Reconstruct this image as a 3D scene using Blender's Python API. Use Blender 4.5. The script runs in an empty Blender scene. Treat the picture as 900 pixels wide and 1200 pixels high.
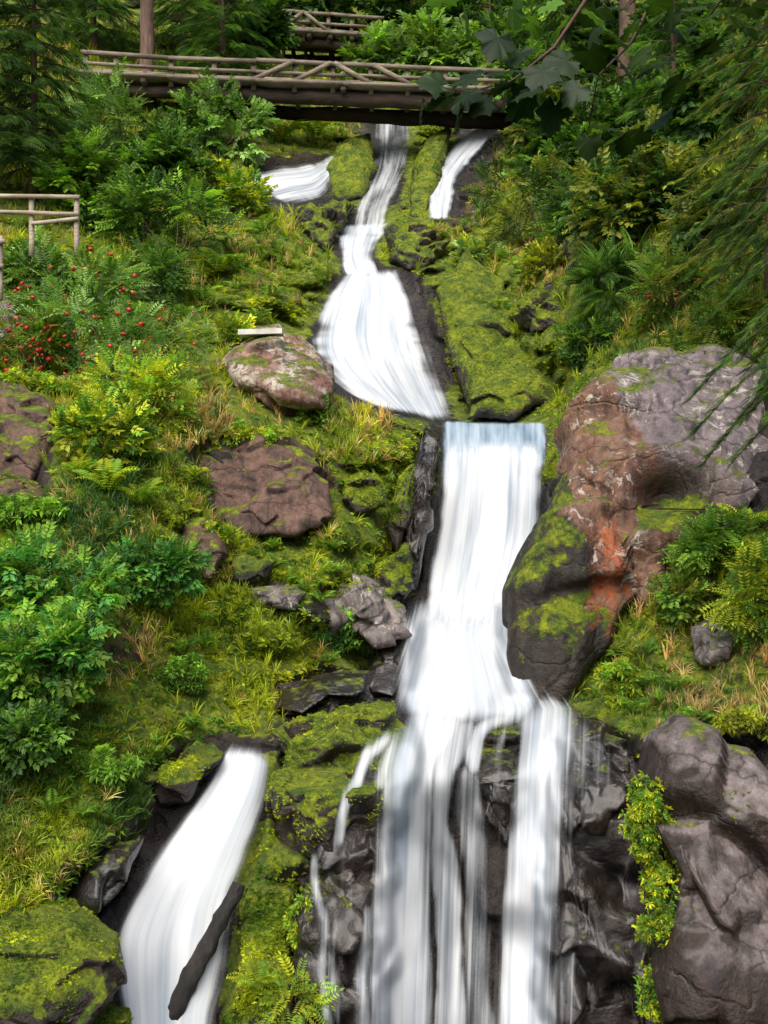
import bpy, math, numpy as np
from mathutils import Vector
rng = np.random.default_rng(7)
K = 0.345/450
COL = bpy.context.scene.collection

# ---------------------------------------------------------------- noise
def h3(ix, iy, iz, seed=0):
    n = (ix.astype(np.int64)*374761393 + iy.astype(np.int64)*668265263 + iz.astype(np.int64)*1440662683 + seed*982451653) & 0xffffffff
    n = ((n ^ (n >> 13))*1274126177) & 0xffffffff
    n = ((n ^ (n >> 15))*2246822519) & 0xffffffff
    return ((n ^ (n >> 16)) & 0xffffffff)/4294967296.0
def vnoise(p, seed=0):
    f = np.floor(p); t = p-f; t = t*t*(3-2*t); i = f.astype(np.int64)
    r = 0
    for a in (0, 1):
        for b in (0, 1):
            for c in (0, 1):
                w = (t[:,0] if a else 1-t[:,0])*(t[:,1] if b else 1-t[:,1])*(t[:,2] if c else 1-t[:,2])
                r = r + w*h3(i[:,0]+a, i[:,1]+b, i[:,2]+c, seed)
    return r
def fbm(p, o=4, seed=0):
    r = 0; a = .5
    for k in range(o):
        r = r + a*(vnoise(p*(2.03**k)+k*7.3, seed+k)*2-1); a *= .5
    return r
def facets(p, scale, seed=0, tilt=.9, sharp=16., warp=.1):
    q = p/scale; q = q + warp*np.stack([fbm(q*1.3+9, 2, seed+5), fbm(q*1.3+31, 2, seed+6), fbm(q*1.3+57, 2, seed+8)], 1)
    c = np.floor(q).astype(np.int64); best = np.full(len(p), 1e9); sec = np.full(len(p), 1e9); sg = np.zeros(len(p)); sw = np.full(len(p), 1e-12)
    for a in (-1, 0, 1):
        for b in (-1, 0, 1):
            for d in (-1, 0, 1):
                x, y, z = c[:,0]+a, c[:,1]+b, c[:,2]+d
                o = np.stack([x+h3(x,y,z,seed+11), y+h3(x,y,z,seed+12), z+h3(x,y,z,seed+13)], 1)
                v = q-o; ds = (v**2).sum(1)
                g = (h3(x,y,z,seed+14)-.5)*.6 + tilt*(v[:,0]*(h3(x,y,z,seed+15)-.5)*2 + v[:,1]*(h3(x,y,z,seed+16)-.5)*2 + v[:,2]*(h3(x,y,z,seed+17)-.5)*2)
                w = np.exp(-sharp*ds); sg += w*g; sw += w
                m = ds < best
                sec = np.where(m, best, np.minimum(sec, ds)); best = np.where(m, ds, best)
    crack = np.clip((np.sqrt(sec)-np.sqrt(best))/.07, 0, 1)
    return sg/sw, crack

# ---------------------------------------------------------------- meshes
def tag(o, label=None, cat=None, group=None, kind=None):
    if label: o['label'] = label
    if cat: o['category'] = cat
    if group: o['group'] = group
    if kind: o['kind'] = kind
    return o
def mk(name, V, F, mat, parent=None, col=None, smooth=True, uv=None):
    V = np.asarray(V, dtype=np.float32); F = np.asarray(F, dtype=np.int32)
    me = bpy.data.meshes.new(name)
    me.vertices.add(len(V)); me.vertices.foreach_set('co', V.ravel())
    me.loops.add(F.size); me.loops.foreach_set('vertex_index', F.ravel())
    me.polygons.add(len(F)); me.polygons.foreach_set('loop_start', np.arange(len(F), dtype=np.int32)*F.shape[1])
    me.update(calc_edges=True)
    me.polygons.foreach_set('use_smooth', np.full(len(F), smooth))
    if col is not None:
        a = me.color_attributes.new('Col', 'FLOAT_COLOR', 'POINT')
        c = np.ones((len(V), 4), dtype=np.float32); c[:, :3] = col; a.data.foreach_set('color', c.ravel())
    if uv is not None:
        u = me.uv_layers.new(name='UVMap'); u.data.foreach_set('uv', np.asarray(uv, dtype=np.float32)[F.ravel()].ravel())
    me.materials.append(mat)
    o = bpy.data.objects.new(name, me); COL.objects.link(o)
    if parent: o.parent = parent; o.matrix_parent_inverse.identity()
    return o
def root(name, loc, label, cat, group=None):
    o = bpy.data.objects.new(name, None); COL.objects.link(o); o.location = loc
    o.empty_display_size = .2
    return tag(o, label, cat, group)
def child(name, V, F, mat, r, **k):
    return mk(name, np.asarray(V)-np.array(r.location)[None, :], F, mat, r, **k)
def P(px, py, D):
    px, py, D = np.broadcast_arrays(np.asarray(px, float), np.asarray(py, float), np.asarray(D, float))
    return np.stack([(px-450)*K*D, D, (600-py)*K*D], -1)
def tube(pts, rad, n=8, rough=0, seed=0, cap=True):
    pts = np.asarray(pts, float); rad = np.broadcast_to(np.asarray(rad, float), (len(pts),))
    V = []
    for i, p in enumerate(pts):
        t = pts[min(i+1, len(pts)-1)]-pts[max(i-1, 0)]; t = t/np.linalg.norm(t)
        a = np.cross(t, [0, 0, 1] if abs(t[2]) < .9 else [0, 1, 0]); a /= np.linalg.norm(a); b = np.cross(t, a)
        th = np.arange(n)*2*math.pi/n
        V.append(p+rad[i]*(np.cos(th)[:, None]*a+np.sin(th)[:, None]*b))
    V = np.concatenate(V); F = []
    for i in range(len(pts)-1):
        for j in range(n):
            a, b = i*n+j, i*n+(j+1) % n; F += [(a, b, b+n), (a, b+n, a+n)]
    if cap:
        V = np.concatenate([V, pts[:1], pts[-1:]]); m = len(V)
        for j in range(n):
            F += [((j+1) % n, j, m-2), ((len(pts)-1)*n+j, (len(pts)-1)*n+(j+1) % n, m-1)]
    if rough: V = V + rough*np.stack([fbm(V*3/max(rad), 3, seed), fbm(V*3/max(rad)+5, 3, seed+3), fbm(V*3/max(rad)+9, 3, seed+5)], 1)
    return V, np.array(F)
def join(L):
    Vs, Fs, n = [], [], 0
    for V, F in L: Vs.append(V); Fs.append(np.asarray(F)+n); n += len(V)
    return np.concatenate(Vs), np.concatenate(Fs)
def wob(a, b, n, amp, seed):
    t = np.linspace(0, 1, n)[:, None]; a = np.asarray(a, float); b = np.asarray(b, float)
    p = a+(b-a)*t
    return p + amp*np.sin(np.pi*t)**.5*np.stack([fbm(p*1.1+seed, 2), fbm(p*1.1+seed+20, 2), fbm(p*1.1+seed+40, 2)], 1)

# ---------------------------------------------------------------- materials
def newmat(name):
    m = bpy.data.materials.new(name); m.use_nodes = True; nt = m.node_tree
    for n in list(nt.nodes): nt.nodes.remove(n)
    return m, nt, nt.nodes, nt.links
def N(nt, t, **k):
    n = nt.nodes.new(t)
    for a, b in k.items(): setattr(n, a, b)
    return n
def noise(nt, vec, scale, det=6, rough=.6, dist=0):
    n = N(nt, 'ShaderNodeTexNoise'); n.inputs['Scale'].default_value = scale; n.inputs['Detail'].default_value = det
    n.inputs['Roughness'].default_value = rough; n.inputs['Distortion'].default_value = dist
    nt.links.new(vec, n.inputs['Vector']); return n.outputs['Fac']
def mr(nt, v, a, b, c=0, d=1):
    n = N(nt, 'ShaderNodeMapRange'); nt.links.new(v, n.inputs[0])
    for i, x in enumerate((a, b, c, d)): n.inputs[i+1].default_value = x
    return n.outputs[0]
def mix(nt, f, a, b, mode='MIX'):
    n = N(nt, 'ShaderNodeMix', data_type='RGBA', blend_type=mode)
    for s, v in ((0, f), (6, a), (7, b)):
        if hasattr(v, 'links'): nt.links.new(v, n.inputs[s])
        else: n.inputs[s].default_value = v if s == 0 else (*v, 1)
    return n.outputs[2]
def mth(nt, op, a, b=0):
    n = N(nt, 'ShaderNodeMath', operation=op)
    for i, v in enumerate((a, b)):
        if hasattr(v, 'links'): nt.links.new(v, n.inputs[i])
        else: n.inputs[i].default_value = v
    return n.outputs[0]

def leaf_mat(name, trans=.35, rough=.5):
    m, nt, ns, lk = newmat(name)
    c = N(nt, 'ShaderNodeVertexColor', layer_name='Col'); g = N(nt, 'ShaderNodeNewGeometry')
    nz = noise(nt, g.outputs['Position'], 1.7, 3)
    col = mix(nt, 1.0, c.outputs[0], mix(nt, mr(nt, nz, .3, .7), (.7, .78, .8), (1.3, 1.15, .9)), 'MULTIPLY')
    p = N(nt, 'ShaderNodeBsdfPrincipled'); lk.new(col, p.inputs['Base Color']); p.inputs['Roughness'].default_value = rough
    p.inputs['Specular IOR Level'].default_value = .3
    t = N(nt, 'ShaderNodeBsdfTranslucent'); lk.new(mix(nt, 1., col, (1.3, 1.4, .6), 'MULTIPLY'), t.inputs['Color'])
    s = N(nt, 'ShaderNodeMixShader'); s.inputs[0].default_value = trans
    lk.new(p.outputs[0], s.inputs[1]); lk.new(t.outputs[0], s.inputs[2])
    o = N(nt, 'ShaderNodeOutputMaterial'); lk.new(s.outputs[0], o.inputs[0]); return m
LEAF = leaf_mat('leaf_surface'); GRASS = leaf_mat('grass_surface', .3, .6)

def rock_mat(name, c1, c2, moss=.3, wet=0., lichen=0., orange=0., masks=False, big=False, facedark=None, fdt=(.15, .4), mossc=(.24, .31, .012), cracks=1., bump=.8):
    m, nt, ns, lk = newmat(name)
    g = N(nt, 'ShaderNodeNewGeometry'); pos = g.outputs['Position']
    sx = N(nt, 'ShaderNodeSeparateXYZ'); lk.new(g.outputs['Normal'], sx.inputs[0])
    n1 = noise(nt, pos, .9, 8, .65, .4); n2 = noise(nt, pos, 6, 8, .7); n3 = noise(nt, pos, 30, 4, .6)
    col = mix(nt, mr(nt, n1, .35, .65), c1, c2)
    if masks or big:
        vc = N(nt, 'ShaderNodeVertexColor', layer_name='Col'); sc = N(nt, 'ShaderNodeSeparateColor'); lk.new(vc.outputs[0], sc.inputs[0])
    if masks: col = mix(nt, sc.outputs[0], col, mix(nt, mr(nt, n1, .35, .65), (.010, .009, .009), (.042, .032, .027)))
    if big:
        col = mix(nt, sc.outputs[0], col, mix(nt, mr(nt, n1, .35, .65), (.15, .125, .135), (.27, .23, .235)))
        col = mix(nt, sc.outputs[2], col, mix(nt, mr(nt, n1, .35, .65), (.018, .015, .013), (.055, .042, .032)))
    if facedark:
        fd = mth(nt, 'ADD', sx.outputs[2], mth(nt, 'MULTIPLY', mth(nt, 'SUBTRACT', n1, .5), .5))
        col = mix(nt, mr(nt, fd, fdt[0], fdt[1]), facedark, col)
    col = mix(nt, mr(nt, n2, .3, .7), mix(nt, 1., col, (1.25, 1.2, 1.2), 'MULTIPLY'), mix(nt, 1., col, (.42, .40, .39), 'MULTIPLY'))
    col = mix(nt, mr(nt, n3, .35, .75, 0, .35), col, mix(nt, 1., col, (2, 1.9, 1.8), 'MULTIPLY'))
    mp = N(nt, 'ShaderNodeMapping'); lk.new(pos, mp.inputs[0]); mp.inputs['Scale'].default_value = (3, 3, .35)
    st = noise(nt, mp.outputs[0], 1.5, 5, .6)
    col = mix(nt, mr(nt, st, .48, .64, 0, .8), col, mix(nt, 1., col, (.25, .23, .22), 'MULTIPLY'))
    wn = N(nt, 'ShaderNodeTexNoise'); lk.new(pos, wn.inputs['Vector']); wn.inputs['Scale'].default_value = 1.4; wn.inputs['Detail'].default_value = 4
    va = N(nt, 'ShaderNodeVectorMath', operation='MULTIPLY_ADD'); lk.new(wn.outputs['Color'], va.inputs[0]); va.inputs[1].default_value = (.9, .9, .9); lk.new(pos, va.inputs[2])
    mpc = N(nt, 'ShaderNodeMapping'); lk.new(va.outputs[0], mpc.inputs[0]); mpc.inputs['Scale'].default_value = (.6, .6, 1.1); mpc.inputs['Rotation'].default_value = (.3, .5, 0)
    vo = N(nt, 'ShaderNodeTexVoronoi', feature='DISTANCE_TO_EDGE'); lk.new(mpc.outputs[0], vo.inputs['Vector']); vo.inputs['Scale'].default_value = 1.1
    ck = mr(nt, vo.outputs['Distance'], .002, .02)
    col = mix(nt, mth(nt, 'MULTIPLY', mth(nt, 'SUBTRACT', 1., ck), .7*cracks), col, (.012, .010, .009))
    if lichen:
        l = noise(nt, pos, 3.2, 7, .8, 1); l2 = noise(nt, pos, 1.1, 3)
        lf = mth(nt, 'MULTIPLY', mr(nt, l, .6-.08*lichen, .63-.08*lichen), mr(nt, l2, .42, .55))
        if big: lf = mth(nt, 'MULTIPLY', lf, mth(nt, 'SUBTRACT', 1., sc.outputs[2]))
        col = mix(nt, mth(nt, 'MULTIPLY', lf, .85), col, (.60, .55, .46))
    if orange:
        mpo = N(nt, 'ShaderNodeMapping'); lk.new(pos, mpo.inputs[0]); mpo.inputs['Scale'].default_value = (4, 4, 1.)
        l = noise(nt, mpo.outputs[0], 1.2, 7, .8, .6)
        col = mix(nt, mth(nt, 'MULTIPLY', mth(nt, 'MULTIPLY', mr(nt, l, .44, .54), sc.outputs[1]), orange), col, (.42, .095, .02))
    mn = mth(nt, 'ADD', mth(nt, 'MULTIPLY', noise(nt, pos, 1.4, 8, .7, .3), .6), mth(nt, 'MULTIPLY', noise(nt, pos, 5, 6, .75, .5), .4))
    mf = mth(nt, 'ADD', mth(nt, 'MULTIPLY', sx.outputs[2], .4), mn)
    if masks:
        mf = mth(nt, 'ADD', mf, mth(nt, 'MULTIPLY', sc.outputs[1], .6))
        mf = mth(nt, 'SUBTRACT', mf, mth(nt, 'MULTIPLY', sc.outputs[0], .4))
    if big: mf = mth(nt, 'ADD', mf, mth(nt, 'MULTIPLY', sc.outputs[2], .17))
    mf = mr(nt, mf, .95-.45*moss, 1.03-.45*moss)
    m9 = noise(nt, pos, 11, 8, .8); mo_ = noise(nt, pos, 2.5, 6, .7)
    mc = mix(nt, mr(nt, m9, .35, .65), tuple(x*.2 for x in mossc), mossc)
    mc = mix(nt, mr(nt, mo_, .42, .62), mix(nt, 1., mc, (.45, .6, .8), 'MULTIPLY'), mix(nt, 1., mc, (1.5, 1.35, 1.), 'MULTIPLY'))
    col = mix(nt, mf, col, mc)
    p = N(nt, 'ShaderNodeBsdfPrincipled'); lk.new(col, p.inputs['Base Color'])
    rr = mr(nt, n2, .3, .7, .70-.58*wet, .92-.62*wet)
    if masks: rr = mth(nt, 'SUBTRACT', rr, mth(nt, 'MULTIPLY', sc.outputs[0], .5))
    r = N(nt, 'ShaderNodeMix', data_type='FLOAT'); lk.new(mf, r.inputs[0]); lk.new(rr, r.inputs[2]); r.inputs[3].default_value = .95
    lk.new(r.outputs[0], p.inputs['Roughness'])
    if wet > .8:
        p.inputs['Coat Weight'].default_value = .45; p.inputs['Coat Roughness'].default_value = .2
    b = N(nt, 'ShaderNodeBump'); b.inputs['Strength'].default_value = bump; b.inputs['Distance'].default_value = .10
    hh = mth(nt, 'ADD', n2, mth(nt, 'MULTIPLY', n3, .3)); hh = mth(nt, 'ADD', hh, mth(nt, 'MULTIPLY', m9, mf))
    hh = mth(nt, 'ADD', hh, mth(nt, 'MULTIPLY', mr(nt, vo.outputs['Distance'], 0, .05), .4*cracks))
    lk.new(hh, b.inputs['Height']); lk.new(b.outputs[0], p.inputs['Normal'])
    o = N(nt, 'ShaderNodeOutputMaterial'); lk.new(p.outputs[0], o.inputs[0]); return m
M_TER = rock_mat('hillside_earth', (.06, .04, .025), (.13, .09, .06), .72, .1, masks=True, cracks=.5)
M_WET = rock_mat('wet_rock', (.009, .008, .0085), (.038, .028, .022), .17, 1., cracks=.6, bump=.5)
M_WETM = rock_mat('wet_mossy_rock', (.02, .016, .014), (.06, .042, .03), .76, .7)
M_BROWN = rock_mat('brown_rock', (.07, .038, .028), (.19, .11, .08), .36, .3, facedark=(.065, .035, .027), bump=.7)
M_LICH = rock_mat('lichen_rock', (.18, .09, .065), (.36, .24, .19), .36, .1, lichen=1.7, cracks=.4)
M_BIG = rock_mat('big_boulder_rock', (.12, .065, .045), (.27, .175, .115), .32, .4, lichen=.7, orange=.9, big=True, bump=.7)
M_GREY = rock_mat('grey_purple_rock', (.13, .11, .11), (.26, .23, .22), .28, .4, lichen=.3, bump=.55)
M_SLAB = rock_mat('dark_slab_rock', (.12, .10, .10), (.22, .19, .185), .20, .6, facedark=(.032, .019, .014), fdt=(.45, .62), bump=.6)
M_MOSSY = rock_mat('mossy_rock', (.04, .035, .025), (.09, .07, .05), 1.0, .3)

def wood_mat(name, c1, c2, vert=False):
    m, nt, ns, lk = newmat(name)
    g = N(nt, 'ShaderNodeNewGeometry'); mp = N(nt, 'ShaderNodeMapping'); lk.new(g.outputs['Position'], mp.inputs[0])
    mp.inputs['Scale'].default_value = (6, 6, .8) if vert else (1, 8, 8)
    n = noise(nt, mp.outputs[0], 2, 7, .65); n2 = noise(nt, g.outputs['Position'], .9, 3)
    col = mix(nt, mr(nt, n, .3, .7), c1, c2); col = mix(nt, mr(nt, n2, .45, .7, 0, .6), col, tuple(x*.5 for x in c1))
    p = N(nt, 'ShaderNodeBsdfPrincipled'); lk.new(col, p.inputs[0]); p.inputs['Roughness'].default_value = .85
    b = N(nt, 'ShaderNodeBump'); b.inputs['Strength'].default_value = .7; b.inputs['Distance'].default_value = .04; lk.new(n, b.inputs['Height']); lk.new(b.outputs[0], p.inputs['Normal'])
    o = N(nt, 'ShaderNodeOutputMaterial'); lk.new(p.outputs[0], o.inputs[0]); return m
W_RAIL = wood_mat('weathered_rail_wood', (.11, .088, .06), (.32, .26, .19)); W_DARK = wood_mat('dark_log_wood', (.025, .018, .013), (.10, .06, .04))
W_PALE = wood_mat('pale_fence_wood', (.35, .27, .19), (.60, .52, .42)); BARK = wood_mat('tree_bark', (.07, .04, .03), (.22, .13, .09), True)
W_WETLOG = wood_mat('wet_black_log', (.008, .007, .007), (.04, .033, .028), True)

def water_mat(name, c_lo, c_hi):
    m, nt, ns, lk = newmat(name)
    uv = N(nt, 'ShaderNodeUVMap', uv_map='UVMap'); vc = N(nt, 'ShaderNodeVertexColor', layer_name='Col')
    sc = N(nt, 'ShaderNodeSeparateColor'); lk.new(vc.outputs[0], sc.inputs[0])
    mp = N(nt, 'ShaderNodeMapping'); lk.new(uv.outputs[0], mp.inputs[0]); mp.inputs['Scale'].default_value = (9, .13, 1)
    s1 = noise(nt, mp.outputs[0], 1, 3, .55, .05)
    mp2 = N(nt, 'ShaderNodeMapping'); lk.new(uv.outputs[0], mp2.inputs[0]); mp2.inputs['Scale'].default_value = (2.2, .28, 1)
    s2 = noise(nt, mp2.outputs[0], 1, 3, .5, .3)
    s = mth(nt, 'ADD', mth(nt, 'MULTIPLY', s1, .45), mth(nt, 'MULTIPLY', s2, .55))
    e = mth(nt, 'MULTIPLY', sc.outputs[0], sc.outputs[1])
    sv = mth(nt, 'MULTIPLY', mth(nt, 'SUBTRACT', s, .5), 3.4)
    a = mth(nt, 'ADD', mth(nt, 'MULTIPLY', e, 1.25), mth(nt, 'MULTIPLY', sv, mr(nt, e, 0, 1.2, 1., .4)))
    am = N(nt, 'ShaderNodeMapRange', interpolation_type='SMOOTHSTEP'); lk.new(a, am.inputs[0]); am.inputs[1].default_value = 0.; am.inputs[2].default_value = 1.38
    a = mth(nt, 'MULTIPLY', am.outputs[0], mr(nt, sc.outputs[0], 0, .65))
    col = mix(nt, mr(nt, s, .36, .57), c_lo, c_hi)
    p = N(nt, 'ShaderNodeBsdfPrincipled'); lk.new(col, p.inputs[0]); p.inputs['Roughness'].default_value = .7; p.inputs['Specular IOR Level'].default_value = .1
    t = N(nt, 'ShaderNodeBsdfTranslucent'); lk.new(col, t.inputs[0])
    ms = N(nt, 'ShaderNodeMixShader'); ms.inputs[0].default_value = .25; lk.new(p.outputs[0], ms.inputs[1]); lk.new(t.outputs[0], ms.inputs[2])
    tr = N(nt, 'ShaderNodeBsdfTransparent'); m2 = N(nt, 'ShaderNodeMixShader'); lk.new(a, m2.inputs[0]); lk.new(tr.outputs[0], m2.inputs[1]); lk.new(ms.outputs[0], m2.inputs[2])
    o = N(nt, 'ShaderNodeOutputMaterial'); lk.new(m2.outputs[0], o.inputs[0]); return m
WATER = water_mat('falling_water', (.48, .56, .65), (.84, .865, .89)); WATERB = water_mat('sliding_blue_water', (.17, .27, .37), (.50, .61, .71))

# ---------------------------------------------------------------- hillside field
cols = [-900, -300, 0, 100, 200, 300, 400, 450, 500, 550, 600, 650, 700, 800, 900, 1200, 1800]
T = {
-300: [85,85,85,85,85,85,85,85,85,85,85,85,85,82,80,78,75],
0:   [55,58,60,60,60,60,62,62,62,62,60,58,55,50,45,42,40],
60:  [45,47,48,50,52,54,56,56,56,56,54,50,46,40,34,32,30],
110: [38,40,42,44,47,50,52,52,52,52,50,46,42,36,30,28,26],
150: [35,37,38,40,42,45,47,48,47,46,45,41,38,33,28,26,24],
200: [31,33,34,36,38,42,43,44,43,43,41,38,35,31,27,25,23],
260: [28,30,31,32,34,36,38,39,38,38,37,34,32,28,25,23,21],
325: [25,27,28,29,30,32,33.5,34,33.3,33,32,30,28.5,26,23.5,22,20],
400: [22,24,25,25.5,26.5,27,31,32,32,31,30,28,26.5,24,22,20,18],
470: [20,21,22,22,22.5,24,25.5,27,30,30,29,27,24,22,20.5,19,17],
500: [19,20,21,21,21.5,23,24,24,25.5,27,27,25,23,21,20,18,16],
560: [17,18.5,19.5,19.5,20.5,22,22.5,23,23.5,24.5,24.5,23,21.5,20,19,17,15],
640: [16,17,18,18,19,20.5,21,22,23.5,24,24,22,20.5,19,18,16,14],
720: [14,15.5,16.5,16.8,17.8,19,20,21,22.5,23,22.5,20.5,19.5,18,17,15,13],
800: [13,14.5,15.5,15.8,16.8,18,19,20,20.5,21,20.5,19.5,18.5,17,16,14,12],
840: [12.6,14.1,15.1,15.3,16.3,17.4,17.6,18.2,18.7,19,18.8,18.4,17.6,16.1,15.1,13.6,11.6],
870: [12.3,13.8,14.8,15.0,16.1,16.9,16.6,16.9,17.3,17.6,17.4,17.2,16.8,15.5,14.6,13.3,11.3],
900: [12,13.5,14.5,14.8,16,16.5,16.2,16.4,16.7,17.0,16.9,16.6,16.2,15,14.2,13,11],
1000:[11.5,13,13.8,14.3,15.5,15.8,15.6,16.1,16.3,16.6,16.5,16.3,15.9,14.5,13.8,12.5,10.5],
1100:[11,12.3,13,13.8,15,15.2,15,16,16.2,16.3,16.2,16,15.5,14.2,13.5,12,10],
1200:[10.5,11.6,12.3,13.3,14.6,14.5,14.6,15.7,16,16,15.9,15.8,15.2,14,13.2,11.5,9.5],
1500:[9,10,10.5,11.5,13,13.5,14,15,15,15,15,15,14.5,13,12,10.5,9]}
def axis(a, b, lo, hi, fine, n):
    f = np.arange(a, b+.1, fine); s = np.linspace(0, 1, n+1)[1:]**1.3
    return np.concatenate([(a-(a-lo)*s)[::-1], f, b+(hi-b)*s])
GX = axis(-60, 960, -900, 1800, 3, 40); GY = axis(-40, 1240, -300, 1500, 3, 25)
rows = sorted(T); TT = np.array([T[r] for r in rows], float)
A = np.array([np.interp(GX, cols, t) for t in TT]); BD = np.array([np.interp(GY, rows, A[:, j]) for j in range(len(GX))]).T
def blur(a, s):
    k = np.exp(-.5*(np.arange(-int(3*s), int(3*s)+1)/s)**2); k /= k.sum(); r = len(k)//2
    a = np.pad(a, r, mode='edge')
    a = np.apply_along_axis(lambda v: np.convolve(v, k, 'valid'), 0, a); return np.apply_along_axis(lambda v: np.convolve(v, k, 'valid'), 1, a)
BD = blur(BD, 5)
MX, MY = np.meshgrid(GX, GY)
BD = BD - .55*np.exp(-(((MX-525)/55)**2+((MY-905)/42)**2)) - .4*np.exp(-(((MX-635)/30)**2+((MY-880)/35)**2))
def inpoly(x, y, poly):
    r = np.zeros(x.shape, bool); n = len(poly)
    for i in range(n):
        (x1, y1), (x2, y2) = poly[i], poly[(i+1) % n]
        if y1 == y2: continue
        c = ((y1 > y) != (y2 > y)) & (x < (x2-x1)*(y-y1)/(y2-y1)+x1); r ^= c
    return r
def mask(polys, s=3):
    m = np.zeros(MX.shape)
    for p in polys: m = np.maximum(m, inpoly(MX, MY, p).astype(float))
    return blur(m, s)
def samp(G, px, py):
    px = np.asarray(px, float); py = np.asarray(py, float)
    fx = np.interp(px, GX, np.arange(len(GX))); fy = np.interp(py, GY, np.arange(len(GY)))
    i = np.clip(fx.astype(int), 0, len(GX)-2); j = np.clip(fy.astype(int), 0, len(GY)-2); u = fx-i; v = fy-j
    return G[j, i]*(1-u)*(1-v)+G[j, i+1]*u*(1-v)+G[j+1, i]*(1-u)*v+G[j+1, i+1]*u*v

WR = {   # course of the water: left x,y, right x,y
'A': [(400,176,402,190),(380,184,392,210),(350,191,384,234),(310,192,366,240),(276,200,338,246)],
'B': [(436,138,486,138),(434,172,486,172),(434,195,480,195),(424,220,468,222),(414,245,458,247),(408,278,454,276)],
'C': [(566,128,608,132),(548,150,584,157),(522,176,558,185),(506,200,542,207),(501,225,534,228),(498,258,528,258)],
'D': [(396,262,462,258),(388,284,450,280),(392,304,440,302),(402,328,452,327)],
'E': [(404,314,470,314),(388,332,482,331),(372,352,494,352),(359,378,502,376),(351,402,511,402),(358,424,518,424),(386,452,526,455),(430,475,540,502)],
'S': [(516,492,641,494),(517,512,641,512),(517,550,641,550)],
'F': [(516,512,642,512),(512,570,641,570),(505,620,640,620),(499,665,630,665),(494,706,616,706),(490,750,612,750)],
'O': [(266,866,322,878),(240,910,322,925),(208,955,310,965),(174,1000,296,1010),(144,1050,280,1060),(118,1095,280,1105),(120,1140,274,1150),(132,1190,256,1190),(140,1290,250,1290)]}
LOW = [  # lower cascade: outline, density
 ([(496,700),(610,700),(606,745),(612,790),(628,815),(640,836),(600,840),(560,838),(520,846),(478,838),(466,822),(474,795),(480,750),(490,720)], 1.4),
 ([(480,826),(548,832),(532,872),(512,900),(503,960),(500,1060),(498,1290),(432,1290),(439,1100),(446,1010),(454,950),(460,895),(472,855)], 1.1),
 ([(520,846),(562,840),(548,880),(532,905),(530,960),(540,1060),(548,1290),(505,1290),(510,1000),(512,920)], .66),
 ([(536,900),(560,895),(572,960),(576,1060),(578,1290),(545,1290),(545,1060)], .42),
 ([(546,880),(556,854),(578,836),(604,828),(604,840),(582,850),(568,868),(562,905),(552,910)], .9),
 ([(608,824),(668,826),(666,866),(656,930),(650,1000),(644,1100),(643,1290),(580,1290),(592,1080),(604,980),(612,900),(616,860)], 1.0),
 ([(668,840),(704,856),(712,900),(704,970),(672,960)], .22),
 ([(652,900),(674,900),(676,1290),(645,1290)], .24),
 ([(565,960),(596,960),(592,1290),(570,1290)], .18),
 ([(588,850),(592,850),(588,900),(584,940),(578,940),(584,900)], .6),
 ([(456,858),(461,866),(436,886),(424,912),(411,950),(404,990),(393,993),(399,950),(411,912),(426,880)], .8),
 ([(468,846),(482,846),(468,890),(454,925),(442,925),(450,890)], .6),
 ([(368,1000),(376,1000),(382,1100),(391,1290),(382,1290),(374,1100)], .6),
 ([(384,1070),(390,1070),(402,1290),(394,1290)], .5),
 ([(404,990),(410,990),(416,1100),(410,1100)], .4),
 ([(424,1060),(437,1060),(431,1290),(415,1290)], .6)]
wpoly = [[(r[0]-2, r[1]) for r in R]+[(r[2]+2, r[3]) for r in R[::-1]] for k, R in WR.items()]
WM = mask(wpoly+[LOW[0][0]], 2)
WL = mask([[(474,830),(670,830),(650,1000),(641,1290),(434,1290),(450,950)]], 4)
RK = mask([
 [(300,880),(330,830),(480,815),(620,830),(740,850),(900,850),(990,850),(990,1300),(250,1300),(300,1100),(280,1000)],
 [(60,1060),(180,950),(256,860),(325,880),(300,1000),(270,1300),(100,1300),(90,1110)],
 [(470,500),(520,490),(640,490),(665,520),(650,600),(610,680),(600,830),(380,830),(330,800),(400,770),(470,700),(490,600)],
 [(362,400),(400,330),(470,310),(520,330),(545,450),(530,500),(410,470)],
 [(405,150),(480,140),(490,260),(400,270)], [(480,190),(560,130),(605,130),(545,265),(480,260)], [(290,190),(400,180),(400,240),(300,245)],
 [(225,525),(330,520),(380,560),(370,620),(260,620)], [(300,695),(360,690),(470,700),(480,760),(400,765)],
 [(600,680),(650,600),(700,440),(860,400),(960,450),(960,600),(780,640),(720,730),(640,800)],
 [(-60,450),(50,470),(60,550),(40,600),(-60,600)], [(490,300),(520,290),(560,380),(560,470),(530,480)]], 4)
MO = mask([
 [(390,590),(420,520),(500,490),(514,540),(480,690),(400,640)], [(258,930),(316,880),(366,890),(380,960),(352,1050),(340,1190),(250,1210),(276,1060)],
 [(0,1080),(130,1080),(140,1250),(0,1250)], [(340,790),(210,850),(130,930),(60,1020),(20,950),(140,820),(260,720),(450,730),(450,790)],
 [(385,165),(440,160),(430,240),(390,240)], [(480,135),(540,135),(510,250),(475,260)], [(340,330),(400,300),(372,380),(350,410),(320,400)],
 [(480,290),(560,280),(640,370),(700,490),(560,500),(530,480),(520,380)], [(660,750),(760,730),(770,855),(690,855)],
 [(730,895),(790,895),(806,1230),(750,1230)], [(636,510),(668,530),(662,600),(640,620)], [(290,620),(440,590),(470,710),(360,690),(290,680)],
 [(220,300),(400,300),(370,380),(330,420),(240,400)], [(170,570),(260,640),(290,720),(180,720)], [(600,340),(700,350),(700,470),(640,470)],
 [(440,250),(520,240),(530,300),(450,310)]], 4)
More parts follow.
